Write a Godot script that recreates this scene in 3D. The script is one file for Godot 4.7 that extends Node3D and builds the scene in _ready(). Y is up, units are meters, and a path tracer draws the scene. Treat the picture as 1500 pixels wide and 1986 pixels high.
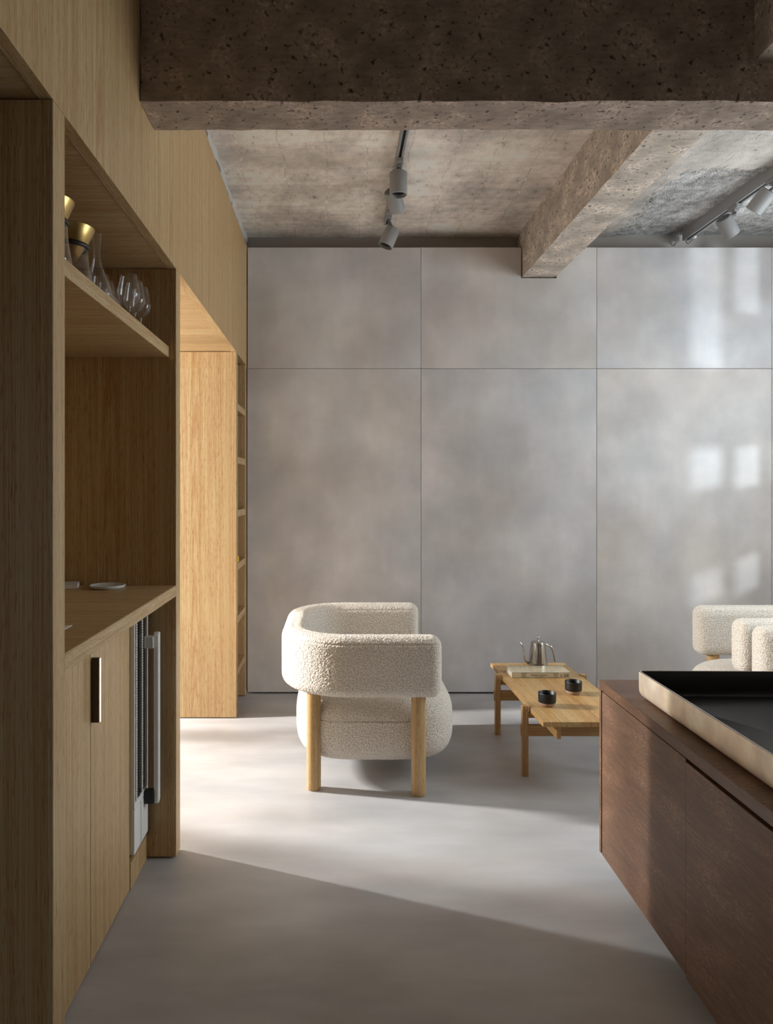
extends Node3D
# A concrete and oak lounge, seen past a kitchen niche. x to the right, y up, -z into the room, metres.

var M := {}
var noise_cache := {}


# ------------------------------------------------------------------ nodes and names
func label(o: Node, text: String, category := "", group := "") -> void:
	if text: o.set_meta("label", text)
	if category: o.set_meta("category", category)
	if group: o.set_meta("group", group)


func thing(called: String, text: String, category: String, at := Vector3.ZERO, turn := 0.0, group := "") -> Node3D:
	var o := Node3D.new()
	o.name = numbered(called)
	add_child(o)
	o.position = at
	o.rotation.y = turn
	label(o, text, category, group)
	return o


func numbered(called: String) -> String:
	if not has_node(NodePath(called)): return called
	var i := 1
	while has_node(NodePath("%s_%03d" % [called, i])): i += 1
	return "%s_%03d" % [called, i]


func part(called: String, mesh: Mesh, m: Material, parent: Node, at := Vector3.ZERO, basis_ := Basis()) -> MeshInstance3D:
	var o := MeshInstance3D.new()
	var n := called
	var i := 1
	while parent.has_node(NodePath(n)):
		n = "%s_%03d" % [called, i]
		i += 1
	o.name = n
	o.mesh = mesh
	o.material_override = m
	o.cast_shadow = GeometryInstance3D.SHADOW_CASTING_SETTING_ON
	parent.add_child(o, true)
	o.transform = Transform3D(basis_, at)
	return o


func structure(called: String, mesh: Mesh, m: Material) -> MeshInstance3D:
	var o := part(called, mesh, m, self)
	o.set_meta("kind", "structure")
	return o


# ------------------------------------------------------------------ mesh tools
func new_st() -> SurfaceTool:
	var st := SurfaceTool.new()
	st.begin(Mesh.PRIMITIVE_TRIANGLES)
	return st


func face(st: SurfaceTool, p: Array, n: Vector3) -> void:
	var c: Vector3 = (p[1] - p[0]).cross(p[2] - p[0])
	var q := p.duplicate()
	if c.dot(n) > 0.0: q.reverse()
	for k in range(1, q.size() - 1):
		for v: Vector3 in [q[0], q[k], q[k + 1]]:
			st.set_normal(n)
			st.set_uv(Vector2(v.x + v.z, v.y))
			st.add_vertex(v)


# a box with chamfered edges between two corners
func add_box(st: SurfaceTool, a: Vector3, b: Vector3, c := 0.0015) -> void:
	var lo := Vector3(minf(a.x, b.x), minf(a.y, b.y), minf(a.z, b.z))
	var hi := Vector3(maxf(a.x, b.x), maxf(a.y, b.y), maxf(a.z, b.z))
	var s := (hi - lo)
	c = minf(c, minf(s.x, minf(s.y, s.z)) * 0.45)
	var mid := (lo + hi) / 2.0
	var h := s / 2.0
	for ax in 3:
		var u := (ax + 1) % 3
		var w := (ax + 2) % 3
		for sg: float in [-1.0, 1.0]:
			var n := Vector3.ZERO
			n[ax] = sg
			var pts := []
			for k: Array in [[-1, -1], [1, -1], [1, 1], [-1, 1]]:
				var p := Vector3.ZERO
				p[ax] = sg * h[ax]
				p[u] = k[0] * (h[u] - c)
				p[w] = k[1] * (h[w] - c)
				pts.append(p + mid)
			face(st, pts, n)
	if c <= 0.0: return
	for ax in 3:
		var u := (ax + 1) % 3
		var w := (ax + 2) % 3
		for su: float in [-1.0, 1.0]:
			for sw: float in [-1.0, 1.0]:
				var pts := []
				for k: Array in [[-1, 0], [1, 0], [1, 1], [-1, 1]]:
					var p := Vector3.ZERO
					p[ax] = k[0] * (h[ax] - c)
					p[u] = su * (h[u] - (c if k[1] == 1 else 0.0))
					p[w] = sw * (h[w] - (0.0 if k[1] == 1 else c))
					pts.append(p + mid)
				var n := Vector3.ZERO
				n[u] = su
				n[w] = sw
				face(st, pts, n.normalized())
	for sx: float in [-1.0, 1.0]:
		for sy: float in [-1.0, 1.0]:
			for sz: float in [-1.0, 1.0]:
				var k := Vector3(sx, sy, sz)
				face(st, [mid + k * Vector3(h.x, h.y - c, h.z - c), mid + k * Vector3(h.x - c, h.y, h.z - c), mid + k * Vector3(h.x - c, h.y - c, h.z)], k.normalized())


func bx(a: Vector3, b: Vector3, c := 0.0015) -> ArrayMesh:
	var st := new_st()
	add_box(st, a, b, c)
	return st.commit()


func boxes(list: Array, c := 0.0015) -> ArrayMesh:
	var st := new_st()
	for p: Array in list: add_box(st, p[0], p[1], c)
	return st.commit()


# a surface from rows of points; closed along u, v or neither
func skin(rows: Array, close_u := true, cap := 0) -> ArrayMesh:
	var nu: int = rows[0].size()
	var v := PackedVector3Array()
	for r: PackedVector3Array in rows: v.append_array(r)
	var idx := PackedInt32Array()
	var last := nu if close_u else nu - 1
	for j in rows.size() - 1:
		for i in last:
			var i2 := (i + 1) % nu
			var a := j * nu + i
			var b := j * nu + i2
			var c := a + nu
			var d := b + nu
			idx.append_array([a, b, c, b, d, c])
	if cap:
		for e in 2:
			if not cap & (1 << e): continue
			var mid := Vector3.ZERO
			var row := e * (rows.size() - 1)
			for p: Vector3 in rows[row]: mid += p
			v.append(mid / nu)
			for i in nu:
				var i2 := (i + 1) % nu
				if e == 0: idx.append_array([row * nu + i2, row * nu + i, v.size() - 1])
				else: idx.append_array([row * nu + i, row * nu + i2, v.size() - 1])
	return from_index(v, idx)


func from_index(v: PackedVector3Array, idx: PackedInt32Array) -> ArrayMesh:
	var arr := []
	arr.resize(Mesh.ARRAY_MAX)
	arr[Mesh.ARRAY_VERTEX] = v
	arr[Mesh.ARRAY_INDEX] = idx
	var raw := ArrayMesh.new()
	raw.add_surface_from_arrays(Mesh.PRIMITIVE_TRIANGLES, arr)
	var st := SurfaceTool.new()
	st.create_from(raw, 0)
	st.set_smooth_group(0)
	st.generate_normals()
	return st.commit()


# profile of [radius, height] turned round the y axis; sharp corners are given as doubled points
func lathe(profile: Array, seg := 40) -> ArrayMesh:
	var st := new_st()
	for k in profile.size() - 1:
		var a: Array = profile[k]
		var b: Array = profile[k + 1]
		if absf(a[0] - b[0]) + absf(a[1] - b[1]) < 1e-6: continue
		var na := lathe_normal(profile, k, true)
		var nb := lathe_normal(profile, k + 1, false)
		for i in seg:
			var t0 := TAU * i / seg
			var t1 := TAU * (i + 1) / seg
			var q := []
			for w: Array in [[a, na, t0], [b, nb, t0], [b, nb, t1], [a, na, t1]]:
				q.append([Vector3(w[0][0] * cos(w[2]), w[0][1], w[0][0] * sin(w[2])), Vector3(w[1].x * cos(w[2]), w[1].y, w[1].x * sin(w[2])), Vector2(w[2] / TAU, w[0][1])])
			for t: int in [0, 2, 1, 0, 3, 2]:
				st.set_normal(q[t][1])
				st.set_uv(q[t][2])
				st.add_vertex(q[t][0])
	return st.commit()


func lathe_normal(profile: Array, k: int, forward: bool) -> Vector2:
	var sum := Vector2.ZERO
	var own := Vector2.ZERO
	for d: Array in [[k - 1, k, not forward], [k, k + 1, forward]]:
		if d[0] < 0 or d[1] >= profile.size(): continue
		var t := Vector2(profile[d[1]][0] - profile[d[0]][0], profile[d[1]][1] - profile[d[0]][1])
		if t.length() < 1e-6: continue
		var n := Vector2(t.y, -t.x).normalized()
		if d[2]: own = n
		sum += n
	return sum.normalized() if own.dot(sum.normalized()) > 0.8 else own


func tube(pts: Array, radii: Array, seg := 12, flat := 1.0) -> ArrayMesh:
	var rows := []
	var side := Vector3.ZERO
	for k in pts.size():
		var t: Vector3 = (pts[mini(k + 1, pts.size() - 1)] - pts[maxi(k - 1, 0)]).normalized()
		if k == 0: side = t.cross(Vector3(0.1, 0.3, 1.0)).normalized()
		side = (side - t * side.dot(t)).normalized()
		var up := t.cross(side)
		var row := PackedVector3Array()
		for i in seg:
			var a := TAU * i / seg
			row.append(pts[k] + (side * cos(a) + up * sin(a) * flat) * radii[k])
		rows.append(row)
	return skin(rows, true, 3)


func curve(pts: Array, n: int) -> Array:
	var out := []
	for k in pts.size() - 1:
		var p0: Vector3 = pts[maxi(k - 1, 0)]
		var p1: Vector3 = pts[k]
		var p2: Vector3 = pts[k + 1]
		var p3: Vector3 = pts[mini(k + 2, pts.size() - 1)]
		for i in n: out.append(p1.cubic_interpolate(p2, p0, p3, float(i) / n))
	out.append(pts[-1])
	return out


func noise(freq: float, kind := FastNoiseLite.TYPE_SIMPLEX_SMOOTH, octaves := 1, s := 1) -> FastNoiseLite:
	var n := FastNoiseLite.new()
	n.noise_type = kind
	n.frequency = freq
	n.seed = s
	n.fractal_type = FastNoiseLite.FRACTAL_FBM if octaves > 1 else FastNoiseLite.FRACTAL_NONE
	n.fractal_octaves = octaves
	return n


# a box whose faces are gridded and pushed about by noise, as cast concrete is
func rough_box(a: Vector3, b: Vector3, cell: float, amp: float, s: int) -> ArrayMesh:
	var n := noise(7.0, FastNoiseLite.TYPE_SIMPLEX_SMOOTH, 4, s)
	var st := new_st()
	for ax in 3:
		var u := (ax + 1) % 3
		var w := (ax + 2) % 3
		var nu := maxi(1, int((b[u] - a[u]) / cell))
		var nw := maxi(1, int((b[w] - a[w]) / cell))
		for sg in 2:
			var v := PackedVector3Array()
			for j in nw + 1:
				for i in nu + 1:
					var p := Vector3.ZERO
					p[ax] = b[ax] if sg else a[ax]
					p[u] = lerpf(a[u], b[u], float(i) / nu)
					p[w] = lerpf(a[w], b[w], float(j) / nw)
					p += Vector3(n.get_noise_3dv(p), n.get_noise_3dv(p + Vector3(9, 0, 0)), n.get_noise_3dv(p + Vector3(0, 9, 0))) * amp
					v.append(p)
			var idx := PackedInt32Array()
			for j in nw:
				for i in nu:
					var k := j * (nu + 1) + i
					if sg: idx.append_array([k, k + nu + 1, k + 1, k + 1, k + nu + 1, k + nu + 2])
					else: idx.append_array([k, k + 1, k + nu + 1, k + 1, k + nu + 2, k + nu + 1])
			var me := from_index(v, idx)
			st.append_from(me, 0, Transform3D())
	return st.commit()


# a wall of thickness between two corners with rectangular holes; across is the index of its thin axis
func holed(a: Vector3, b: Vector3, across: int, holes: Array) -> ArrayMesh:
	var u := 0 if across == 2 else 2
	var cu := [a[u], b[u]]
	var cy := [a.y, b.y]
	for h: Array in holes:
		cu.append_array([h[0], h[1]])
		cy.append_array([h[2], h[3]])
	cu.sort()
	cy.sort()
	var st := new_st()
	for i in cu.size() - 1:
		for j in cy.size() - 1:
			if cu[i + 1] - cu[i] < 1e-4 or cy[j + 1] - cy[j] < 1e-4: continue
			var mu: float = (cu[i] + cu[i + 1]) / 2.0
			var my: float = (cy[j] + cy[j + 1]) / 2.0
			var open := false
			for h: Array in holes: open = open or (mu > h[0] and mu < h[1] and my > h[2] and my < h[3])
			if open: continue
			var lo := a
			var hi := b
			lo[u] = cu[i]
			hi[u] = cu[i + 1]
			lo.y = cy[j]
			hi.y = cy[j + 1]
			add_box(st, lo, hi, 0.0)
	return st.commit()


# ------------------------------------------------------------------ textures
func grey(w: int, h: int, freq: float, s: int, octaves := 1, kind := FastNoiseLite.TYPE_SIMPLEX_SMOOTH, to_w := 0, to_h := 0) -> PackedByteArray:
	var im := noise(freq, kind, octaves, s).get_seamless_image(w, h)
	im.convert(Image.FORMAT_L8)
	if to_w: im.resize(to_w, to_h, Image.INTERPOLATE_CUBIC)
	return im.get_data()


func picture(w: int, h: int, data: PackedByteArray) -> ImageTexture:
	return ImageTexture.create_from_image(Image.create_from_data(w, h, false, Image.FORMAT_RGB8, data))


func mono(w: int, h: int, data: PackedByteArray) -> ImageTexture:
	return ImageTexture.create_from_image(Image.create_from_data(w, h, false, Image.FORMAT_L8, data))


func material(color: Color, rough := 0.6, metal := 0.0) -> StandardMaterial3D:
	var m := StandardMaterial3D.new()
	m.albedo_color = color
	m.roughness = rough
	m.metallic = metal
	return m


func mapped(tex: Texture2D, bump: Texture2D, scale_: Vector3, rough: float, depth: float, tint := Color.WHITE, offset := Vector3.ZERO) -> StandardMaterial3D:
	var m := material(tint, rough)
	m.albedo_texture = tex
	m.uv1_triplanar = true
	m.uv1_world_triplanar = true
	m.uv1_scale = scale_
	m.uv1_offset = offset
	m.uv1_triplanar_sharpness = 8.0
	if bump:
		m.heightmap_enabled = true
		m.heightmap_texture = bump
		m.heightmap_scale = depth
	return m


# oak veneer: fine lines along v, a cathedral figure here and there, small dark pores
func oak_textures() -> Array:
	var w := 1024
	var fine := grey(w, 16, 0.22, 11, 3, FastNoiseLite.TYPE_SIMPLEX_SMOOTH, w, w)
	var band := grey(w, 8, 0.018, 12, 3, FastNoiseLite.TYPE_SIMPLEX_SMOOTH, w, w)
	var pore := grey(w, 128, 0.30, 13, 2, FastNoiseLite.TYPE_SIMPLEX_SMOOTH, w, w)
	var warp := grey(256, 64, 0.02, 14, 2, FastNoiseLite.TYPE_SIMPLEX_SMOOTH, w, w)
	var col := PackedByteArray()
	col.resize(w * w * 3)
	var hei := PackedByteArray()
	hei.resize(w * w)
	var sines := PackedFloat32Array()
	for i in 1024: sines.append(sin(TAU * i / 1024.0))
	for y in w:
		var vy := float(y) / w
		for x in w:
			var k := y * w + x
			var u := float(x) / w
			var du := absf(u - 0.3)
			var t := 0.0
			if du < 0.11:
				var ring := 9.0 * vy - du * du * 900.0 + warp[k] * 0.012
				t = sines[int(ring * 1024.0) & 1023] * (1.0 - du / 0.11) * 0.045
			var f := 1.0 + (fine[k] - 128) * 0.00082 + (band[k] - 128) * 0.0003 + t * 0.7
			var p := maxf(0.0, 84.0 - pore[k]) * 0.0042
			f -= p
			col[k * 3] = clampi(int(191.0 * f), 0, 255)
			col[k * 3 + 1] = clampi(int(161.0 * f * f), 0, 255)
			col[k * 3 + 2] = clampi(int(116.0 * f * f * f), 0, 255)
			hei[k] = clampi(int(170.0 + (fine[k] - 128) * 0.35 - p * 500.0), 0, 255)
	var a := Image.create_from_data(w, w, false, Image.FORMAT_RGB8, col)
	var b := Image.create_from_data(w, w, false, Image.FORMAT_L8, hei)
	var a2: Image = a.duplicate()
	a2.rotate_90(CLOCKWISE)
	var b2: Image = b.duplicate()
	b2.rotate_90(CLOCKWISE)
	return [ImageTexture.create_from_image(a), ImageTexture.create_from_image(b), ImageTexture.create_from_image(a2), ImageTexture.create_from_image(b2)]


# dark stained, brushed oak: thin lines along u and pale filled pores
func dark_oak_textures() -> Array:
	var w := 1024
	var fine := grey(16, w, 0.30, 21, 2, FastNoiseLite.TYPE_SIMPLEX_SMOOTH, w, w)
	var dash := grey(128, w, 0.24, 22, 2, FastNoiseLite.TYPE_SIMPLEX_SMOOTH, w, w)
	var cloud := grey(128, 256, 0.02, 23, 3, FastNoiseLite.TYPE_SIMPLEX_SMOOTH, w, w)
	var col := PackedByteArray()
	col.resize(w * w * 3)
	var hei := PackedByteArray()
	hei.resize(w * w)
	for k in w * w:
		var f := 1.0 + (fine[k] - 128) * 0.0022 + (cloud[k] - 128) * 0.0006
		var p := maxf(0.0, dash[k] - 158.0 + (cloud[k] - 128) * 0.35) * 0.6
		col[k * 3] = clampi(int(104.0 * f + p * 0.95), 0, 255)
		col[k * 3 + 1] = clampi(int(75.0 * f + p * 0.92), 0, 255)
		col[k * 3 + 2] = clampi(int(55.0 * f + p * 0.86), 0, 255)
		hei[k] = clampi(int(128 + (fine[k] - 128) * 0.8 - p), 0, 255)
	return [picture(w, w, col), mono(w, w, hei)]


# smooth cement: clouds of two sizes, faint strokes, cool and warm mottling
func cement_textures(base: Vector3, s: int, strength: float, upright: bool) -> Array:
	var w := 1024
	var cloud := grey(256, 256, 0.016, s, 5, FastNoiseLite.TYPE_SIMPLEX_SMOOTH, w, w)
	var patch := grey(256, 256, 0.035, s + 4, 4, FastNoiseLite.TYPE_SIMPLEX_SMOOTH, w, w)
	var tint := grey(256, 256, 0.012, s + 1, 3, FastNoiseLite.TYPE_SIMPLEX_SMOOTH, w, w)
	var stroke := grey(w, 256, 0.03, s + 2, 4, FastNoiseLite.TYPE_SIMPLEX_SMOOTH, w, w) if upright else grey(256, w, 0.03, s + 2, 4, FastNoiseLite.TYPE_SIMPLEX_SMOOTH, w, w)
	var fine := grey(96, w, 0.12, s + 5, 2, FastNoiseLite.TYPE_SIMPLEX_SMOOTH, w, w)
	var grain := grey(w, w, 0.35, s + 3, 2)
	var col := PackedByteArray()
	col.resize(w * w * 3)
	var hei := PackedByteArray()
	hei.resize(w * w)
	for k in w * w:
		var f := 1.0 + ((cloud[k] - 128) * 0.0006 + (patch[k] - 128) * 0.00018 + (stroke[k] - 128) * 0.00008 * patch[k] * 0.008 + (fine[k] - 128) * 0.00003 + (grain[k] - 128) * 0.00012) * strength
		var c := (tint[k] - 128) * 0.00013 * strength
		col[k * 3] = clampi(int(base.x * (f + c)), 0, 255)
		col[k * 3 + 1] = clampi(int(base.y * f), 0, 255)
		col[k * 3 + 2] = clampi(int(base.z * (f - c)), 0, 255)
		hei[k] = clampi(int(118 + (cloud[k] - 128) * 0.3 + (stroke[k] - 128) * 0.04 + (patch[k] - 128) * 0.12 + (fine[k] - 128) * 0.03 + (grain[k] - 128) * 0.05), 0, 255)
	return [picture(w, w, col), mono(w, w, hei)]


# rough cast concrete with exposed stones and blow holes
func rough_concrete_textures(base: Vector3, s: int) -> Array:
	var w := 1024
	var cloud := grey(512, 512, 0.012, s, 5, FastNoiseLite.TYPE_SIMPLEX_SMOOTH, w, w)
	var streak := grey(256, w, 0.05, s + 1, 4, FastNoiseLite.TYPE_SIMPLEX_SMOOTH, w, w)
	var pit := grey(w, w, 0.03, s + 2, 5)
	var n := noise(0.10, FastNoiseLite.TYPE_CELLULAR, 1, s + 3)
	n.cellular_return_type = FastNoiseLite.RETURN_CELL_VALUE
	n.cellular_jitter = 1.0
	n.domain_warp_enabled = true
	n.domain_warp_amplitude = 5.0
	n.domain_warp_frequency = 0.06
	var im := n.get_seamless_image(w, w)
	im.convert(Image.FORMAT_L8)
	var stone := im.get_data()
	var grain := grey(w, w, 0.3, s + 4, 3)
	var col := PackedByteArray()
	col.resize(w * w * 3)
	var hei := PackedByteArray()
	hei.resize(w * w)
	for k in w * w:
		var p := maxf(0.0, 76.0 - pit[k] + (cloud[k] - 128) * 0.10) * 0.012
		var e := clampf((cloud[k] - 120.0) * 0.02, 0.0, 1.0) * (stone[k] - 128) * 0.0011 * (1.0 if stone[k] > 205 or stone[k] < 60 else 0.1)
		var f := 1.0 + (cloud[k] - 128) * 0.0012 + (streak[k] - 128) * 0.0006 + (grain[k] - 128) * 0.0016 - minf(p, 0.6) + e
		col[k * 3] = clampi(int(base.x * f), 0, 255)
		col[k * 3 + 1] = clampi(int(base.y * f), 0, 255)
		col[k * 3 + 2] = clampi(int(base.z * f), 0, 255)
		hei[k] = clampi(int(150 + (streak[k] - 128) * 0.12 + (grain[k] - 128) * 0.35 - p * 150.0 + e * 120.0), 0, 255)
	return [picture(w, w, col), mono(w, w, hei)]


# the slab between the beams: formwork joints along z, bands across, lime bloom; u over x, v over z
func slab_textures(s: int, wide: float, deep: float, spalled: bool, tone: float) -> Array:
	var w := 1024
	var cloud := grey(256, 256, 0.012, s, 4, FastNoiseLite.TYPE_SIMPLEX_SMOOTH, w, w)
	var streak := grey(96, w, 0.05, s + 1, 5, FastNoiseLite.TYPE_SIMPLEX_SMOOTH, w, w)
	var rows := grey(16, 256, 0.03, s + 2, 3, FastNoiseLite.TYPE_SIMPLEX_SMOOTH, w, w)
	var grain := grey(w, w, 0.22, s + 3, 3)
	var blob := grey(w, w, 0.03, s + 4, 3)
	var col := PackedByteArray()
	col.resize(w * w * 3)
	var hei := PackedByteArray()
	hei.resize(w * w)
	for y in w:
		for x in w:
			var k := y * w + x
			var f := 1.0 + (cloud[k] - 128) * 0.0014 + (streak[k] - 128) * 0.00035 + (rows[k] - 128) * 0.0005 + (blob[k] - 128) * 0.0005 + (grain[k] - 128) * 0.0009
			var lift := 0.0
			var u := x * wide / w + (cloud[k] - 128) * 0.0002
			var j := fposmod(u + 0.06, 0.21)
			j = minf(j, 0.21 - j)
			if j < 0.005 and blob[k] > 96:
				var line := 1.0 - j / 0.005
				var pale := 0.8 if rows[(k * 3) % (w * w)] > 150 else -0.9
				f += 0.16 * line * pale
				lift += 26.0 * line * pale
			var pit := maxf(0.0, 48.0 - blob[k]) * 0.012
			f -= minf(pit, 0.4) * 0.6
			lift -= pit * 70.0
			var warm := 1.0
			if spalled:
				var m := spall(1.39 + x * wide / w, 2.23 + y * deep / w, blob[k])
				f = lerpf(f * 1.12, f * 1.12 + (streak[k] - 128) * 0.0005 + (blob[k] - 128) * 0.0010 + (grain[k] - 128) * 0.0020, m)
				if m > 0.05 and m < 0.95: f -= 0.16
				lift += ((grain[k] - 128) * 0.5 + (blob[k] - 128) * 0.3) * m
				warm = lerpf(0.99, 0.96, m)
			col[k * 3] = clampi(int(tone * f * warm), 0, 255)
			col[k * 3 + 1] = clampi(int(tone * 0.955 * f), 0, 255)
			col[k * 3 + 2] = clampi(int(tone * 0.91 * f / warm), 0, 255)
			hei[k] = clampi(int(140 + (streak[k] - 128) * 0.10 + (blob[k] - 128) * 0.15 + (grain[k] - 128) * 0.2 + lift), 0, 255)
	return [picture(w, w, col), mono(w, w, hei)]


# how far the plaster has come off the right bay: 0 sound, 1 bare
func spall(x: float, d: float, jitter: float) -> float:
	var wob := (jitter - 128.0) * 0.00035
	var left := 1.80 + 0.02 * sin(d * 9.0) + wob
	var near := 3.68 + 0.10 * exp(-(x - 1.8) * 7.0) + wob * 1.3 - 0.02 * sin(x * 11.0)
	return clampf(minf((x - left) / 0.018, (d - near) / 0.018), 0.0, 1.0)


func make_materials() -> void:
	var oak := oak_textures()
	M.oak = mapped(oak[0], oak[1], Vector3(1.35, 0.40, 1.35), 0.5, 0.05)
	M.oak_b = mapped(oak[0], oak[1], Vector3(1.35, 0.40, 1.35), 0.5, 0.05, Color(1, 1, 1), Vector3(0.37, 0.21, 0.53))
	M.oak_side = mapped(oak[2], oak[3], Vector3(0.40, 1.35, 1.35), 0.5, 0.05)
	M.oak_edge = mapped(oak[2], oak[3], Vector3(0.36, 0.9, 0.36), 0.55, 0.05)
	M.table = mapped(oak[0], oak[1], Vector3(1.3, 1.3, 0.5), 0.42, 0.04, Color(1.0, 0.95, 0.86))
	M.table_b = mapped(oak[0], oak[1], Vector3(1.3, 1.3, 0.5), 0.42, 0.04, Color(1.0, 0.99, 0.93), Vector3(0.3, 0.5, 0.2))
	M.table_c = mapped(oak[0], oak[1], Vector3(1.3, 1.3, 0.5), 0.42, 0.04, Color(0.96, 0.90, 0.80), Vector3(0.61, 0.1, 0.7))
	M.table_leg = mapped(oak[0], oak[1], Vector3(2.0, 0.6, 2.0), 0.45, 0.04, Color(0.97, 0.91, 0.82), Vector3(0.1, 0.3, 0.4))
	M.table_rail = mapped(oak[2], oak[3], Vector3(0.6, 2.0, 0.6), 0.45, 0.04, Color(0.95, 0.89, 0.79))
	M.leg = mapped(oak[0], oak[1], Vector3(1.6, 0.5, 1.6), 0.5, 0.04, Color(1.0, 0.985, 0.95), Vector3(0.05, 0.0, 0.2))
	var dark := dark_oak_textures()
	M.dark = mapped(dark[0], dark[1], Vector3(1.4, 1.6, 1.4), 0.5, 0.06)
	M.dark_top = mapped(dark[0], dark[1], Vector3(1.1, 2.2, 1.1), 0.42, 0.03, Color(0.93, 0.90, 0.86), Vector3(0.4, 0.2, 0.1))
	var wall := cement_textures(Vector3(200, 197, 196), 31, 1.15, true)
	M.wall = mapped(wall[0], wall[1], Vector3(0.36, 0.36, 0.36), 0.42, 0.04)
	M.wall_b = mapped(wall[0], wall[1], Vector3(0.36, 0.36, 0.36), 0.40, 0.04, Color(0.985, 0.985, 0.99), Vector3(0.43, 0.31, 0))
	M.wall_c = mapped(wall[0], wall[1], Vector3(0.36, 0.36, 0.36), 0.44, 0.04, Color(1.0, 0.99, 0.98), Vector3(0.77, 0.62, 0))
	var ground := cement_textures(Vector3(181, 180, 181), 41, 1.0, false)
	M.floor = mapped(ground[0], ground[1], Vector3(0.28, 0.28, 0.62), 0.46, 0.03)
	var rough := rough_concrete_textures(Vector3(208, 197, 187), 51)
	M.beam = mapped(rough[0], rough[1], Vector3(1.1, 1.1, 1.1), 0.85, 0.5, Color(0.86, 0.82, 0.79))
	M.beam_b = mapped(rough[0], rough[1], Vector3(1.0, 1.0, 1.0), 0.85, 0.35, Color(1.0, 0.99, 0.97), Vector3(0.4, 0.3, 0.2))
	M.plaster = material(Color(0.66, 0.63, 0.60), 0.9)
	M.white_wall = material(Color(0.80, 0.78, 0.75), 0.9)
	M.side_wall = material(Color(0.50, 0.49, 0.48), 0.9)
	M.white_lime = material(Color(0.82, 0.81, 0.79), 0.95)
	var loop := NoiseTexture2D.new()
	loop.width = 512
	loop.height = 512
	loop.seamless = true
	var curl := noise(0.062, FastNoiseLite.TYPE_SIMPLEX_SMOOTH, 2, 5)
	loop.noise = curl
	var g := Gradient.new()
	g.offsets = PackedFloat32Array([0.12, 0.5, 0.85])
	g.colors = PackedColorArray([Color(0.70, 0.645, 0.575), Color(0.92, 0.885, 0.835), Color(1.0, 0.985, 0.96)])
	loop.color_ramp = g
	var loop_bump := NoiseTexture2D.new()
	loop_bump.width = 512
	loop_bump.height = 512
	loop_bump.seamless = true
	loop_bump.noise = loop.noise
	M.boucle = mapped(loop, loop_bump, Vector3(4.5, 4.5, 4.5), 1.0, 0.35)
	M.boucle.uv1_world_triplanar = false
	M.boucle.uv1_triplanar_sharpness = 3.0
	M.boucle.metallic_specular = 0.2
	M.boucle.rim_enabled = true
	M.boucle.rim = 0.5
	M.boucle.rim_tint = 0.5
	M.under = material(Color(0.07, 0.07, 0.07), 0.9)
	M.steel = material(Color(0.72, 0.70, 0.68), 0.18, 1.0)
	M.chrome = material(Color(0.80, 0.79, 0.78), 0.08, 1.0)
	M.brushed = material(Color(0.70, 0.70, 0.70), 0.30, 1.0)
	M.fridge_panel = material(Color(0.96, 0.96, 0.95), 0.3)
	M.black_glass = material(Color(0.50, 0.50, 0.51), 0.10, 1.0)
	M.dark_metal = material(Color(0.12, 0.12, 0.125), 0.4, 0.3)
	M.lamp_grey = material(Color(0.60, 0.60, 0.60), 0.5)
	M.lamp_cap = material(Color(0.40, 0.40, 0.395), 0.55)
	M.black = material(Color(0.015, 0.015, 0.015), 0.6)
	M.glaze = material(Color(0.045, 0.047, 0.05), 0.45)
	M.clay = material(Color(0.63, 0.54, 0.47), 0.9)
	M.paper = material(Color(0.90, 0.88, 0.83), 0.8)
	M.cover = material(Color(0.80, 0.75, 0.63), 0.28)
	M.ink = material(Color(0.24, 0.19, 0.14), 0.8)
	M.ink_soft = material(Color(0.66, 0.62, 0.53), 0.5)
	M.gold = material(Color(0.76, 0.64, 0.40), 0.32, 1.0)
	M.tab = material(Color(0.30, 0.22, 0.14), 0.45)  # brown darkened for the shaded face of the tab pull
	M.collar = material(Color(0.10, 0.07, 0.05), 0.5)
	M.yellow = material(Color(0.88, 0.74, 0.12), 0.6)
	M.ceramic = material(Color(0.82, 0.82, 0.81), 0.4)
	var glass := material(Color(0.95, 0.96, 0.96, 0.04), 0.02)
	glass.transparency = BaseMaterial3D.TRANSPARENCY_ALPHA
	M.glass = glass
	var pane := material(Color(0.9, 0.93, 0.95, 0.05), 0.02)
	pane.transparency = BaseMaterial3D.TRANSPARENCY_ALPHA
	M.pane = pane
	var patina := cement_textures(Vector3(247, 229, 204), 61, 1.5, true)
	M.patina = mapped(patina[0], patina[1], Vector3(1.6, 1.6, 1.6), 0.38, 0.02)
	M.patina.metallic = 0.2
	M.tray_inside = material(Color(0.16, 0.14, 0.13), 0.28, 0.5)
	M.glow_pane = material(Color(1, 1, 1), 0.5)  # glowing pane of the unseen slit in the side room
	M.glow_pane.emission_enabled = true
	M.glow_pane.emission = Color(0.93, 0.96, 1.0)
	M.glow_pane.emission_energy_multiplier = 2.0


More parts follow.
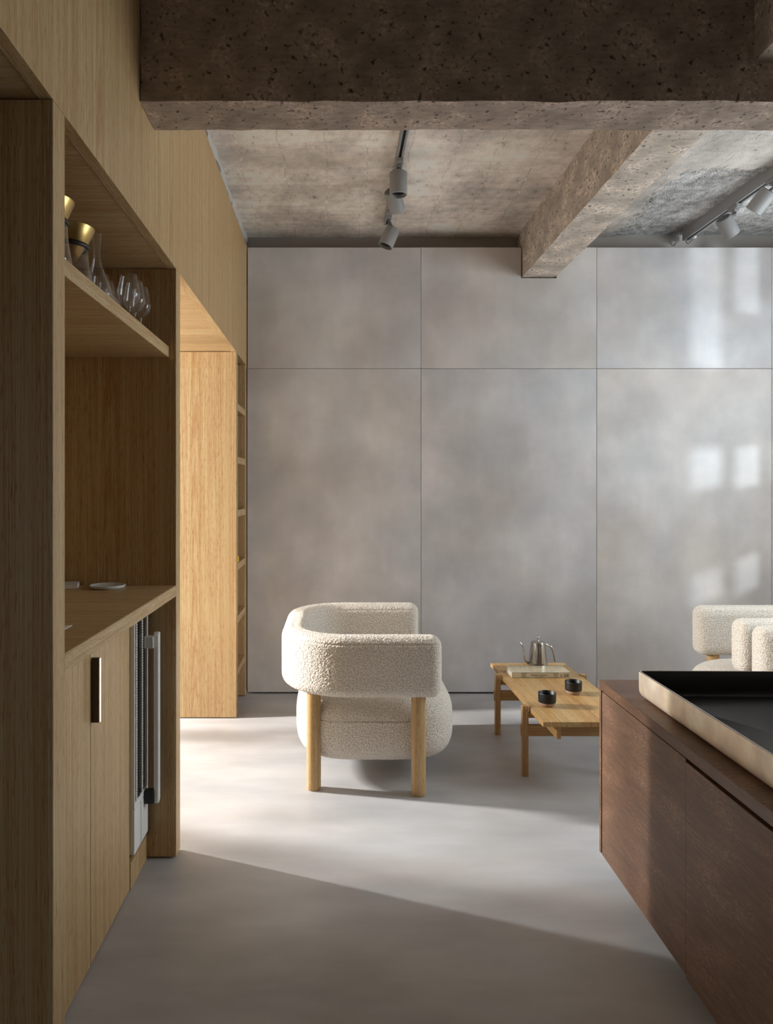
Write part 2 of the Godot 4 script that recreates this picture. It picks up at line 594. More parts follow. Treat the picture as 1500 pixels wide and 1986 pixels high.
# ------------------------------------------------------------------ furniture
# a point on the U of the band: straight arm, round corner, back, corner, arm; s in metres
func on_u(s: float, half: float, back: float, tip: float, r: float) -> Array:
	var arm := tip - (back + r)
	var arc := PI / 2.0 * r
	var straight := 2.0 * (half - r)
	if s < arm: return [Vector3(tip - s, 0, half), Vector3(0, 0, 1)]
	s -= arm
	if s < arc:
		var a := s / r
		return [Vector3(back + r - r * sin(a), 0, half - r + r * cos(a)), Vector3(-sin(a), 0, cos(a))]
	s -= arc
	if s < straight: return [Vector3(back, 0, half - r - s), Vector3(-1, 0, 0)]
	s -= straight
	if s < arc:
		var a := s / r
		return [Vector3(back + r - r * cos(a), 0, -(half - r) - r * sin(a)), Vector3(-cos(a), 0, -sin(a))]
	s -= arc
	return [Vector3(back + r + s, 0, -half), Vector3(0, 0, -1)]


func boucle_push(p: Vector3, a: FastNoiseLite, b: FastNoiseLite) -> float:
	return a.get_noise_3dv(p) * -0.0034 + b.get_noise_3dv(p) * 0.0008


func armchair(called: String, text: String, at: Vector3, turn: float, half: float, corner: float, cell: float, group: String) -> Node3D:
	var t := thing(called, text, "armchair", at, turn, group)
	var na := noise(150.0, FastNoiseLite.TYPE_CELLULAR, 1, 7)
	na.cellular_jitter = 1.0
	var nb := noise(60.0, FastNoiseLite.TYPE_SIMPLEX_SMOOTH, 2, 8)
	# the padded band of arms and back
	var thick := 0.0575
	var mid_half := half - thick
	var back := -0.345 + thick
	var tip := 0.345
	var r := corner - thick
	var length := 2.0 * (tip - back - r) + PI * r + 2.0 * (mid_half - r)
	var hw := thick
	var hh := 0.127
	var rr := 0.045
	var cy := 0.547
	var stations := []
	for e: float in [0.0, 0.08, 0.2, 0.36, 0.55, 0.77, 1.0]: stations.append([e * rr, rr - sqrt(rr * rr - pow(rr - e * rr, 2.0))])
	var n_mid := int((length - 2.0 * rr) / cell)
	for i in range(1, n_mid): stations.append([rr + (length - 2.0 * rr) * i / n_mid, 0.0])
	for e: float in [1.0, 0.77, 0.55, 0.36, 0.2, 0.08, 0.0]: stations.append([length - e * rr, rr - sqrt(rr * rr - pow(rr - e * rr, 2.0))])
	var ring := []
	var sides := [[hw - rr, hh - rr, 0.0], [-(hw - rr), hh - rr, PI / 2], [-(hw - rr), -(hh - rr), PI], [hw - rr, -(hh - rr), PI * 1.5]]
	for k in 4:
		var arcs := maxi(4, int(PI / 2 * rr / cell))
		for i in arcs + 1:
			var a: float = sides[k][2] + PI / 2 * i / arcs
			ring.append([Vector2(sides[k][0], sides[k][1]), Vector2(cos(a), sin(a))])
		var nxt: Array = sides[(k + 1) % 4]
		var gap := Vector2(nxt[0] - sides[k][0], nxt[1] - sides[k][1])
		var m := int(gap.length() / cell)
		var a2: float = sides[k][2] + PI / 2
		for i in range(1, m): ring.append([Vector2(sides[k][0], sides[k][1]) + gap * i / m, Vector2(cos(a2), sin(a2))])
	var rows := []
	for s: Array in stations:
		var q := on_u(s[0], mid_half, back, tip, r)
		var o: Vector3 = q[1]
		var row := PackedVector3Array()
		for g: Array in ring:
			var c: Vector2 = g[0]
			var d: Vector2 = g[1]
			var reach: float = maxf(rr - s[1], 0.0)
			var flat := c + d * reach
			var p: Vector3 = q[0] + o * flat.x + Vector3(0, cy + flat.y, 0)
			var push := boucle_push(p, na, nb)
			if absf(flat.y - 0.098) < 0.0028 and absf(d.x) > 0.7: push -= 0.003
			row.append(p + (o * d.x + Vector3(0, d.y, 0)) * push)
		rows.append(row)
	part("backrest", skin(rows, true, 3), M.boucle, t)
	# the plump seat
	var a := 0.3575
	var b := half - 0.085
	var h := 0.165
	var c := Vector3(0.0755, 0.255, 0)
	var nv := int(1.3 / cell)
	var nu := int(2.6 * (a + b) / cell)
	rows = []
	for j in nv + 1:
		var v := -PI / 2 + PI * j / nv
		var row := PackedVector3Array()
		for i in nu:
			var u := TAU * i / nu
			var cv := pow(absf(cos(v)), 0.42)
			var p := Vector3(a * cv * signf(cos(u)) * pow(absf(cos(u)), 0.5), h * signf(sin(v)) * pow(absf(sin(v)), 0.62), -b * cv * signf(sin(u)) * pow(absf(sin(u)), 0.5))
			var n := (p / Vector3(a * a, h * h, b * b)).normalized()
			p += c
			var push := boucle_push(p, na, nb)
			if absf(p.y - 0.30) < 0.0028: push -= 0.003
			row.append(p + n * push)
		rows.append(row)
	part("seat", skin(rows, true, 0), M.boucle, t)
	var dz := half - thick
	for k: Array in [[0.249, dz], [-0.1965, dz - minf(0.078, corner * 0.2)], [0.249, -dz], [-0.1965, -(dz - minf(0.078, corner * 0.2))]]:
		part("leg", lathe([[0.0, 0.0], [0.027, 0.0], [0.027, 0.0], [0.030, 0.004], [0.031, 0.02], [0.031, 0.425], [0.031, 0.425], [0.0, 0.425]], 32), M.leg, t, Vector3(k[0], 0, k[1]))
	return t


func wine_glass(at: Vector3, text: String) -> void:
	var t := thing("wine_glass", text, "wine glass", at, 0.0, "wine glasses on the upper shelf")
	part("foot", lathe([[0.0, 0.0], [0.034, 0.0], [0.034, 0.0], [0.034, 0.0015], [0.02, 0.004], [0.005, 0.008], [0.0, 0.008]], 28), M.glass, t)
	part("stem", lathe([[0.0, 0.006], [0.004, 0.006], [0.0036, 0.03], [0.0036, 0.06], [0.007, 0.074], [0.0, 0.074]], 14), M.glass, t)
	part("bowl", lathe([[0.004, 0.072], [0.018, 0.078], [0.030, 0.092], [0.0355, 0.108], [0.0355, 0.118], [0.031, 0.145], [0.0245, 0.174]], 36), M.glass, t)


func pour_over(at: Vector3, text: String) -> void:
	var t := thing("coffee_carafe", text, "carafe", at, 0.0, "coffee carafes on the upper shelf")
	part("glass_body", lathe([[0.0, 0.0], [0.05, 0.0], [0.056, 0.006], [0.055, 0.02], [0.047, 0.06], [0.043, 0.105]], 36), M.glass, t)
	part("collar", lathe([[0.042, 0.098], [0.0465, 0.098], [0.0475, 0.101], [0.0475, 0.105], [0.0465, 0.108], [0.042, 0.108], [0.042, 0.098]], 36), M.collar, t)
	part("filter_cone", lathe([[0.0, 0.055], [0.006, 0.055], [0.038, 0.104], [0.043, 0.11], [0.0605, 0.147], [0.0605, 0.149], [0.059, 0.147], [0.041, 0.11], [0.036, 0.104], [0.0, 0.06]], 40), M.gold, t)


func spotlight(text: String, at: Vector3, dir: Vector3, joint: Vector3) -> void:
	var t := thing("track_spotlight", text, "spotlight", at, 0.0, "spotlights on the ceiling tracks")
	part("adapter", boxes([[Vector3(-0.017, -0.022, -0.045), Vector3(0.017, 0.0, 0.045)], [Vector3(-0.013, -0.034, -0.018), Vector3(0.013, -0.022, 0.018)]], 0.002), M.lamp_grey, t)
	var d := dir.normalized()
	part("arm", tube([Vector3(0, -0.03, 0), Vector3(0, -0.045, 0), joint + d * 0.004], [0.009, 0.009, 0.009], 12), M.lamp_cap, t)
	var x := d.cross(Vector3(0.02, 0.1, 1)).normalized()
	var basis_ := Basis(x, -d, x.cross(-d))
	var l := 0.114
	var r := 0.043
	var housing := part("housing", lathe([[0.0, -0.002], [r - 0.004, -0.002], [r - 0.004, -0.002], [r, -0.006], [r, -l + 0.002], [r, -l + 0.002], [r - 0.002, -l], [r - 0.004, -l], [r - 0.004, -l], [r - 0.004, -l + 0.022], [r - 0.004, -l + 0.022], [0.0, -l + 0.022]].map(func(q): return [q[0], q[1]]), 40), M.lamp_grey, t, joint, basis_)
	flip_lathe(housing)
	var cap := part("end_cap", lathe([[0.0, 0.001], [r - 0.009, 0.001], [r - 0.008, -0.001], [r - 0.008, -0.003], [0.0, -0.003]], 32), M.lamp_cap, t, joint, basis_)
	flip_lathe(cap)
	var lens := part("lens", lathe([[0.0, -l + 0.021], [r - 0.005, -l + 0.021], [r - 0.005, -l + 0.018], [0.0, -l + 0.018]], 32), M.black, t, joint, basis_)
	flip_lathe(lens)


# profiles that run downwards come out inside out; turn their faces and normals round
func flip_lathe(o: MeshInstance3D) -> void:
	var arr := o.mesh.surface_get_arrays(0)
	var v: PackedVector3Array = arr[Mesh.ARRAY_VERTEX]
	var n: PackedVector3Array = arr[Mesh.ARRAY_NORMAL]
	for i in range(0, v.size(), 3):
		var a := v[i + 1]
		v[i + 1] = v[i + 2]
		v[i + 2] = a
		var b := n[i + 1]
		n[i + 1] = n[i + 2]
		n[i + 2] = b
	for i in n.size(): n[i] = -n[i]
	arr[Mesh.ARRAY_VERTEX] = v
	arr[Mesh.ARRAY_NORMAL] = n
	var m := ArrayMesh.new()
	m.add_surface_from_arrays(Mesh.PRIMITIVE_TRIANGLES, arr)
	o.mesh = m


func cup(at: Vector3, text: String) -> void:
	var t := thing("cup", text, "cup", at, 0.0, "black cups on the coffee table")
	part("clay_base", lathe([[0.0, 0.0], [0.024, 0.0], [0.024, 0.0], [0.031, 0.005], [0.036, 0.014], [0.0375, 0.02], [0.0, 0.02]], 40), M.clay, t)
	part("body", lathe([[0.0375, 0.0185], [0.0387, 0.021], [0.0395, 0.03], [0.0398, 0.058], [0.0398, 0.0605], [0.0385, 0.062], [0.037, 0.0605], [0.0365, 0.03], [0.033, 0.016], [0.0, 0.012]], 40), M.glaze, t)


# ------------------------------------------------------------------ the scene
func _ready() -> void:
	# camera: eye at 1.30 m, level, lens shifted
	var cam := Camera3D.new()
	cam.name = "camera"
	var f := 1400.0
	cam.projection = Camera3D.PROJECTION_FRUSTUM
	cam.near = 0.05
	cam.far = 60.0
	cam.size = 1986.0 / f * cam.near
	cam.frustum_offset = Vector2(100.0 / f, -47.0 / f) * cam.near
	cam.position = Vector3(0, 1.3, 0)
	add_child(cam)
	cam.current = true
	# sky and exposure
	var env := Environment.new()
	env.background_mode = Environment.BG_SKY
	var sky := Sky.new()
	var sm := ProceduralSkyMaterial.new()
	sm.sky_top_color = Color(0.62, 0.70, 0.80)
	sm.sky_horizon_color = Color(0.85, 0.87, 0.89)
	sm.ground_bottom_color = Color(0.35, 0.33, 0.31)
	sm.ground_horizon_color = Color(0.60, 0.60, 0.60)
	sky.sky_material = sm
	env.sky = sky
	env.background_energy_multiplier = 1.0
	env.tonemap_mode = Environment.TONE_MAPPER_LINEAR
	env.tonemap_exposure = 1.0
	env.sdfgi_enabled = true
	env.ssao_enabled = true
	env.ssil_enabled = true
	var we := WorldEnvironment.new()
	we.name = "world_environment"
	we.environment = env
	add_child(we)
	# source out of view at the left, placed to light the floor and chair
	area_light("unseen_side_light", Vector3(-3.38, 1.82, -3.78), Vector3(1, -0.25, 0.05), Vector2(0.15, 0.5), 35.0, Color(1.0, 0.99, 0.975))
	# out of view at the right, placed to light the back wall and ceiling
	area_light("unseen_right_light", Vector3(3.27, 1.75, -3.0), Vector3(-1, -0.05, -0.1), Vector2(1.7, 1.6), 7.3, Color(0.92, 0.97, 1.0))
	# unseen spot, cut by the right-hand panes into patches on the back wall
	var s := SpotLight3D.new()
	s.name = "unseen_patch_spot"
	s.light_color = Color(0.92, 0.97, 1.0)
	s.light_energy = 22.0
	s.light_size = 0.10
	s.spot_angle = 24.0
	s.spot_angle_attenuation = 0.3
	s.spot_range = 12.0
	s.spot_attenuation = 2.0
	s.shadow_enabled = true
	add_child(s)
	s.look_at_from_position(Vector3(5.5, 1.9, 1.0), Vector3(2.3, 1.7, -4.4))
	# unseen light left of the camera, placed for the tray and island
	area_light("unseen_passage_light", Vector3(-1.14, 1.15, 0.2), Vector3(1, -0.35, 0.0), Vector2(0.9, 0.8), 0.26, Color(0.95, 0.98, 1.0))
	# fill added behind the camera to lift cabinet fronts and island top
	area_light("added_kitchen_fill", Vector3(1.5, 1.6, 2.1), Vector3(-0.1, -0.05, -1), Vector2(1.6, 1.2), 0.06, Color(1.0, 0.95, 0.90))

	make_materials()
	shell()
	joinery()
	ceiling_things()
	lounge()
	island()
	shelf_things()
	var what := {
		"floor": "smooth grey microcement floor, half in sun and half in shade", "ceiling": "board-marked concrete ceiling slab, plaster gone at the right",
		"wall_back": "back wall clad in large pale cement panels with thin joints", "wall_left": "plain oak veneer bulkhead above the openings on the left",
		"wall_right": "white wall at the right, outside the picture, holding the window", "wall_front": "plain plaster wall behind the camera",
		"wall_left_outer": "grey outer wall of the side room on the left", "wall_left_partition": "grey partition closing the side room", "wall_left_kitchen": "plaster wall of the kitchen behind the oak joinery",
		"window_unseen_1": "large window of small panes in the right wall", "window_unseen_2": "tall slit window of the side room", "window_unseen_3": "small window of the kitchen passage", "door_1": "two slim dark posts of a glazed screen in the side room"}
	for n: String in what: label(get_node(NodePath(n)), what[n], n.get_slice("_", 0) if n != "door_1" else "screen")


func area_light(called: String, at: Vector3, dir: Vector3, size: Vector2, energy: float, color: Color) -> void:
	var l := AreaLight3D.new()
	l.name = called
	l.area_size = size
	l.light_energy = energy
	l.light_color = color
	l.area_range = 14.0
	l.area_attenuation = 2.0
	l.shadow_enabled = true
	add_child(l)
	l.look_at_from_position(at, at + dir)


func shell() -> void:
	structure("floor", bx(Vector3(-3.7, -0.12, -4.95), Vector3(3.5, 0, 2.4), 0.0), M.floor)
	var lid := structure("ceiling", bx(Vector3(-3.7, 2.965, -4.95), Vector3(3.5, 3.12, 2.4), 0.0), M.plaster)
	# underside of the slab in the two bays between the beams
	for k in 2:
		var x0 := -0.62 if k == 0 else 1.39
		var x1 := 1.182 if k == 0 else 3.32
		var tex := slab_textures(71 + k * 10, x1 - x0, 2.5, k == 1, 236.0 if k == 0 else 180.0)
		var m := material(Color.WHITE, 0.9)
		m.albedo_texture = tex[0]
		m.heightmap_enabled = true
		m.heightmap_texture = tex[1]
		m.heightmap_scale = 0.35 if k == 0 else 0.6
		part("slab_bay", slab(x0, x1, k == 1), m, lid)
	# back wall behind the cladding, then eight cement panels
	var back := structure("wall_back", bx(Vector3(-3.7, 0, -4.95), Vector3(3.5, 2.97, -4.70), 0.0), M.plaster)
	part("backing", bx(Vector3(-0.55, 0.03, -4.695), Vector3(3.28, 2.795, -4.585), 0.0), M.black, back)
	var xs := [-0.5525, 0.5427, 1.651, 2.756, 3.29]
	var gap := 0.0012
	var mats := [M.wall, M.wall_b, M.wall_c, M.wall]
	for i in 4:
		var a: float = xs[i] + gap
		var b: float = xs[i + 1] - gap
		part("panel", bx(Vector3(a, 0.012, -4.58), Vector3(b, 2.051 - gap, -4.55), 0.0012), mats[i], back)
		if i == 1:
			# cut out round the end of the beam
			part("panel", boxes([[Vector3(a, 2.051 + gap, -4.58), Vector3(1.174, 2.8145, -4.55)], [Vector3(1.174, 2.051 + gap, -4.58), Vector3(1.398, 2.621, -4.55)], [Vector3(1.398, 2.051 + gap, -4.58), Vector3(b, 2.8145, -4.55)]], 0.0), mats[3 - i], back)
		else:
			part("panel", bx(Vector3(a, 2.051 + gap, -4.58), Vector3(b, 2.8145, -4.55), 0.0012), mats[3 - i], back)
	# right wall and its unseen window, panes set to shape patches of light
	var holes := [
		[-3.62, -3.408, 2.28, 2.62], [-3.62, -3.408, 1.45, 1.645],
		[-3.316, -3.064, 2.28, 2.62], [-3.316, -3.064, 1.45, 1.645], [-3.316, -3.064, 0.95, 1.128],
		[-2.985, -2.705, 2.01, 2.62], [-2.985, -2.705, 1.478, 1.658], [-2.985, -2.705, 0.98, 1.122]]
	structure("wall_right", holed(Vector3(3.30, 0, -4.95), Vector3(3.42, 2.97, 2.4), 0, [[-4.02, -2.06, 0.84, 2.70]]), M.white_wall)
	var w := Node3D.new()
	w.name = "window_unseen_1"
	w.set_meta("kind", "structure")
	add_child(w)
	part("frame", holed(Vector3(3.300, 0.84, -4.02), Vector3(3.325, 2.70, -2.06), 0, holes), M.white_wall, w)
	for h: Array in holes: part("pane", bx(Vector3(3.310, h[2], h[0]), Vector3(3.315, h[3], h[1]), 0.0), M.pane, w)
	structure("wall_front", bx(Vector3(-3.7, 0, 2.2), Vector3(3.5, 2.97, 2.4), 0.0), M.plaster)
	# side room on the left: its outer wall with an unseen slit placed for the light, and the wall towards the kitchen
	structure("wall_left_outer", holed(Vector3(-3.62, 0, -4.95), Vector3(-3.48, 2.97, 2.4), 0, [[-3.91, -3.65, 1.50, 2.15]]), M.side_wall)
	var w2 := Node3D.new()
	w2.name = "window_unseen_2"
	w2.set_meta("kind", "structure")
	add_child(w2)
	part("pane", bx(Vector3(-3.56, 1.50, -3.91), Vector3(-3.55, 2.15, -3.65), 0.0), M.glow_pane, w2)
	var w3 := Node3D.new()
	w3.name = "door_1"
	w3.set_meta("kind", "structure")
	add_child(w3)
	for z: float in [-3.78, -3.31]: part("post", bx(Vector3(-2.23, 0, z - 0.022), Vector3(-2.19, 2.969, z + 0.022), 0.001), M.dark_metal, w3)  # posts out of view that band the light crossing the floor
	structure("wall_left_partition", bx(Vector3(-3.5, 0, -2.52), Vector3(-1.16, 2.97, -2.42), 0.0), M.side_wall)
	structure("wall_left_kitchen", holed(Vector3(-1.26, 0, -2.42), Vector3(-1.16, 2.97, 2.25), 0, [[-0.35, 0.75, 0.75, 1.75]]), M.plaster)
	var w4 := Node3D.new()
	w4.name = "window_unseen_3"
	w4.set_meta("kind", "structure")
	add_child(w4)
	part("pane", bx(Vector3(-1.22, 0.75, -0.35), Vector3(-1.21, 1.75, 0.75), 0.0), M.pane, w4)  # unseen window, cut to go with the passage light


# gridded slab underside; the right bay has lost its plaster over part
func slab(x0: float, x1: float, spalled: bool) -> ArrayMesh:
	var d0 := 2.21
	var d1 := 4.71
	var cell := 0.012 if spalled else 0.02
	var nx := int((x1 - x0) / cell)
	var nd := int((d1 - d0) / cell)
	var n := noise(14.0, FastNoiseLite.TYPE_SIMPLEX_SMOOTH, 4, 3)
	var st := new_st()
	var pts := PackedVector3Array()
	for j in nd + 1:
		for i in nx + 1:
			var x := lerpf(x0, x1, float(i) / nx)
			var d := lerpf(d0, d1, float(j) / nd)
			var k := n.get_noise_2d(x, d)
			var y := 2.93 + k * 0.003
			if spalled:
				var m := spall(x, d, 128.0 + 200.0 * n.get_noise_2d(x * 2.0 + 5.0, d * 2.0))
				y += m * (0.014 + k * 0.006)
			pts.append(Vector3(x, y, -d))
	for j in nd:
		for i in nx:
			var a := j * (nx + 1) + i
			for t: int in [a, a + 1, a + nx + 1, a + 1, a + nx + 2, a + nx + 1]:
				var p := pts[t]
				st.set_smooth_group(0)
				st.set_uv(Vector2((p.x - x0) / (x1 - x0), (-p.z - d0) / (d1 - d0)))
				st.add_vertex(p)
	st.index()
	st.generate_normals()
	return st.commit()


func joinery() -> void:
	# oak bulkhead over the openings, part of the left wall
	var bulk := structure("wall_left", bx(Vector3(-0.587, 2.068, -4.66), Vector3(-0.557, 2.83, 1.2), 0.001), M.oak)
	part("soffit_board", bx(Vector3(-1.157, 2.0705, -4.66), Vector3(-0.5895, 2.10, 1.2), 0.001), M.oak_side, bulk)
	part("core", bx(Vector3(-1.157, 2.102, -4.66), Vector3(-0.5895, 2.825, 1.2), 0.0), M.plaster, bulk)
	part("lime_edge", rough_box(Vector3(-0.70, 2.885, -4.68), Vector3(-0.575, 2.94, -2.26), 0.02, 0.016, 4), M.white_lime, bulk)

	# niche cabinet in the foreground
	var t := thing("oak_cabinet", "oak niche cabinet with thick uprights, one upper shelf and closed doors under its worktop", "cabinet", Vector3(-0.557, 0, -2.0))
	var o := Vector3(0.557, 0, 2.0)
	part("side_panel", bx(o + Vector3(-1.157, 0.004, -1.488), o + Vector3(-0.557, 2.067, -1.4256), 0.0012), M.oak_b, t)
	part("side_panel", bx(o + Vector3(-1.157, 0.006, -2.596), o + Vector3(-0.557, 2.067, -2.531), 0.0012), M.oak_b, t)
	part("back_panel", bx(o + Vector3(-1.157, 0.09, -2.5305), o + Vector3(-1.137, 2.067, -1.4885), 0.0), M.oak, t)
	part("shelf", bx(o + Vector3(-1.136, 1.757, -2.5305), o + Vector3(-0.5826, 1.795, -1.4885), 0.001), M.oak_side, t)
	part("worktop", bx(o + Vector3(-1.136, 0.919, -2.5305), o + Vector3(-0.5575, 0.9577, -1.4885), 0.0015), M.oak_side, t)
	part("carcass", bx(o + Vector3(-1.136, 0.09, -2.32), o + Vector3(-0.685, 0.917, -1.4885), 0.0), M.oak_b, t)
	part("plinth", bx(o + Vector3(-1.136, 0.0, -2.5305), o + Vector3(-0.660, 0.084, -2.331), 0.001), M.oak, t)
	var d1 := part("door", bx(o + Vector3(-0.684, 0.004, -1.9555), o + Vector3(-0.663, 0.9175, -1.4885), 0.001), M.oak, t)
	label(d1, "oak door left of the tab pull")
	# the second door has a tab pull standing out along its left edge
	var d2 := part("door", bx(o + Vector3(-0.684, 0.004, -2.3285), o + Vector3(-0.663, 0.9175, -1.9585), 0.001), M.oak, t)
	label(d2, "oak door with a slim upright tab pull")
	part("handle", bx(o + Vector3(-0.6632, 0.661, -1.972), o + Vector3(-0.6425, 0.837, -1.963), 0.0003), M.tab, d2)
	part("handle_lit_edge", bx(o + Vector3(-0.6427, 0.661, -1.974), o + Vector3(-0.6400, 0.837, -1.9615), 0.0005), M.chrome, d2)  # bright strip stands for the lit outer edge of the tab

	# slim wine fridge at the end of the cabinet
	var g := thing("wine_fridge", "slim steel wine fridge with dark glass door and tall bar handle under the worktop", "fridge", Vector3(-0.66, 0.0, -2.42))
	var q := Vector3(0.66, 0, 2.42)
	part("body", bx(q + Vector3(-1.12, 0.0845, -2.505), q + Vector3(-0.672, 0.912, -2.3315), 0.001), M.dark_metal, g)
	part("lower_panel", bx(q + Vector3(-0.671, 0.112, -2.50), q + Vector3(-0.648, 0.252, -2.333), 0.0015), M.fridge_panel, g)
	part("seam", bx(q + Vector3(-0.649, 0.112, -2.4105), q + Vector3(-0.6475, 0.252, -2.4085), 0.0), M.dark_metal, g)
	var door := part("door", boxes([[q + Vector3(-0.671, 0.255, -2.340), q + Vector3(-0.648, 0.912, -2.333)], [q + Vector3(-0.671, 0.255, -2.50), q + Vector3(-0.648, 0.912, -2.492)], [q + Vector3(-0.671, 0.255, -2.4918), q + Vector3(-0.6485, 0.275, -2.3402)], [q + Vector3(-0.671, 0.89, -2.4918), q + Vector3(-0.6485, 0.912, -2.3402)]], 0.001), M.fridge_panel, g)
	part("glass", bx(q + Vector3(-0.668, 0.2755, -2.4915), q + Vector3(-0.652, 0.8895, -2.3405), 0.0), M.black_glass, door)
	# ribbed strips down the glass, for the rack edges showing in it
	for z: float in [-2.366, -2.436]:
		var st := new_st()
		for i in 68: add_box(st, q + Vector3(-0.6526, 0.278 + i * 0.0089, z - 0.006), q + Vector3(-0.6495, 0.2845 + i * 0.0089, z + 0.006), 0.0)
		var rib := part("ribbed_strip", st.commit(), M.fridge_panel, door)
		rib.set_meta("kind", "stuff")
	part("trim_strip", bx(q + Vector3(-0.6526, 0.276, -2.402), q + Vector3(-0.6488, 0.889, -2.396), 0.0), M.steel, door)
	var hd := part("handle", boxes([[q + Vector3(-0.618, 0.226, -2.470), q + Vector3(-0.600, 0.80, -2.456)], [q + Vector3(-0.622, 0.226, -2.488), q + Vector3(-0.602, 0.805, -2.474)]], 0.003), M.fridge_panel, g)
	part("bracket", bx(q + Vector3(-0.6475, 0.755, -2.474), q + Vector3(-0.616, 0.795, -2.445), 0.002), M.ceramic, hd)
	part("bracket", bx(q + Vector3(-0.6475, 0.228, -2.474), q + Vector3(-0.616, 0.272, -2.445), 0.002), M.dark_metal, hd)

	# tall bookcase beyond the opening
	var bc := thing("oak_bookcase", "tall narrow oak bookcase with six open shelves beside the cement wall", "bookcase", Vector3(-0.557, 0, -4.3))
	var p := Vector3(0.557, 0, 4.3)
	part("side_panel", bx(p + Vector3(-1.157, 0.005, -4.132), p + Vector3(-0.557, 2.067, -4.070), 0.0012), M.oak_b, bc)
	part("side_panel", bx(p + Vector3(-1.157, 0.005, -4.545), p + Vector3(-0.559, 2.067, -4.500), 0.001), M.oak_b, bc)
	part("back_panel", bx(p + Vector3(-0.94, 0.005, -4.4995), p + Vector3(-0.92, 2.067, -4.1325), 0.0), M.oak, bc)
	for h: float in [1.786, 1.479, 1.171, 0.863, 0.5575, 0.258]:
		part("shelf", bx(p + Vector3(-0.9195, h - 0.039, -4.4995), p + Vector3(-0.561, h, -4.1325), 0.001), M.oak_side, bc)
	var yb := part("storage_box", bx(Vector3(-0.60, 0.8635, -4.27), Vector3(-0.568, 0.899, -4.165), 0.001), M.yellow, self)
	yb.name = "storage_box"
	label(yb, "small yellow box standing on a bookcase shelf", "box")


func ceiling_things() -> void:
	var b := thing("concrete_beam", "massive rough concrete beam crossing the whole room in front", "beam", Vector3(1.37, 0, -2.14))
	part("shaft", rough_box(Vector3(-1.925, 2.403, -0.085), Vector3(1.95, 2.96, 0.08), 0.022, 0.005, 1), M.beam, b)
	var b2 := thing("concrete_beam", "pale concrete beam running back to the cement wall", "beam", Vector3(1.286, 0, -3.45))
	part("shaft", rough_box(Vector3(-0.104, 2.63, -1.24), Vector3(0.104, 2.96, 1.24), 0.02, 0.004, 2), M.beam_b, b2)
	var b3 := thing("concrete_beam", "dark concrete beam end at the top right, nearer than the crossing beam", "beam", Vector3(1.30, 0, -0.6))
	part("shaft", rough_box(Vector3(-0.104, 2.518, -1.46), Vector3(0.104, 2.96, 2.79), 0.04, 0.004, 3), M.beam_b, b3)

	var tr := thing("lighting_track", "slim grey lighting track on the ceiling bay beside the oak wall", "track", Vector3(0.314, 2.927, -3.35))
	part("rail", boxes([[Vector3(-0.017, -0.03, -1.05), Vector3(-0.0065, 0.006, 1.1)], [Vector3(0.0065, -0.03, -1.05), Vector3(0.017, 0.006, 1.1)], [Vector3(-0.0064, -0.006, -1.05), Vector3(0.0064, 0.006, 1.1)]], 0.001), M.lamp_grey, tr)
	part("slot", bx(Vector3(-0.0063, -0.024, -1.05), Vector3(0.0063, -0.0065, 1.1), 0.0), M.black, tr)
	spotlight("grey spotlight hanging straight down, nearest on the track beside the oak wall", Vector3(0.314, 2.897, -3.53), Vector3(0, -1, 0), Vector3(-0.004, -0.053, 0))
	spotlight("grey spotlight half hidden behind the upright one, its back turned to the room", Vector3(0.314, 2.897, -3.80), Vector3(0.34, -0.62, -0.72), Vector3(-0.018, -0.044, 0.03))
	spotlight("grey spotlight tilted left, at the far end of its track against the cement wall", Vector3(0.314, 2.897, -4.2), Vector3(-0.40, -0.92, 0.06), Vector3(0.024, -0.090, 0.0))

	var tr2 := thing("lighting_track", "deep grey lighting track on the rough ceiling bay at the right", "track", Vector3(2.235, 2.935, -3.5))
	part("rail", boxes([[Vector3(-0.02, -0.062, -1.1), Vector3(-0.008, 0.012, 1.1)], [Vector3(0.008, -0.062, -1.1), Vector3(0.02, 0.012, 1.1)], [Vector3(-0.0079, -0.04, -1.1), Vector3(0.0079, 0.012, 1.1)]], 0.001), M.lamp_grey, tr2)
	part("slot", bx(Vector3(-0.0078, -0.054, -1.09), Vector3(0.0078, -0.0405, 1.1), 0.0), M.black, tr2)
	part("end_fitting", lathe([[0.0, -0.05], [0.018, -0.05], [0.021, -0.046], [0.021, -0.012], [0.0, -0.012]], 24), M.ceramic, tr2, Vector3(0.045, 0, -1.095))
	part("cable", tube(curve([Vector3(0.0, -0.055, -1.10), Vector3(0.02, -0.075, -1.11), Vector3(0.045, -0.055, -1.10)], 6), [0.004, 0.004, 0.004, 0.004, 0.004, 0.004, 0.004, 0.004, 0.004, 0.004, 0.004, 0.004, 0.004], 8), M.lamp_cap, tr2)
	spotlight("grey spotlight on the right-hand track, nearer the cement wall", Vector3(2.235, 2.873, -4.03), Vector3(0.66, -0.76, -0.32), Vector3(-0.068, -0.066, 0))
	spotlight("grey spotlight on the right-hand track, cut by the picture edge", Vector3(2.235, 2.873, -3.67), Vector3(-0.42, -0.72, -0.56), Vector3(-0.024, -0.062, 0))


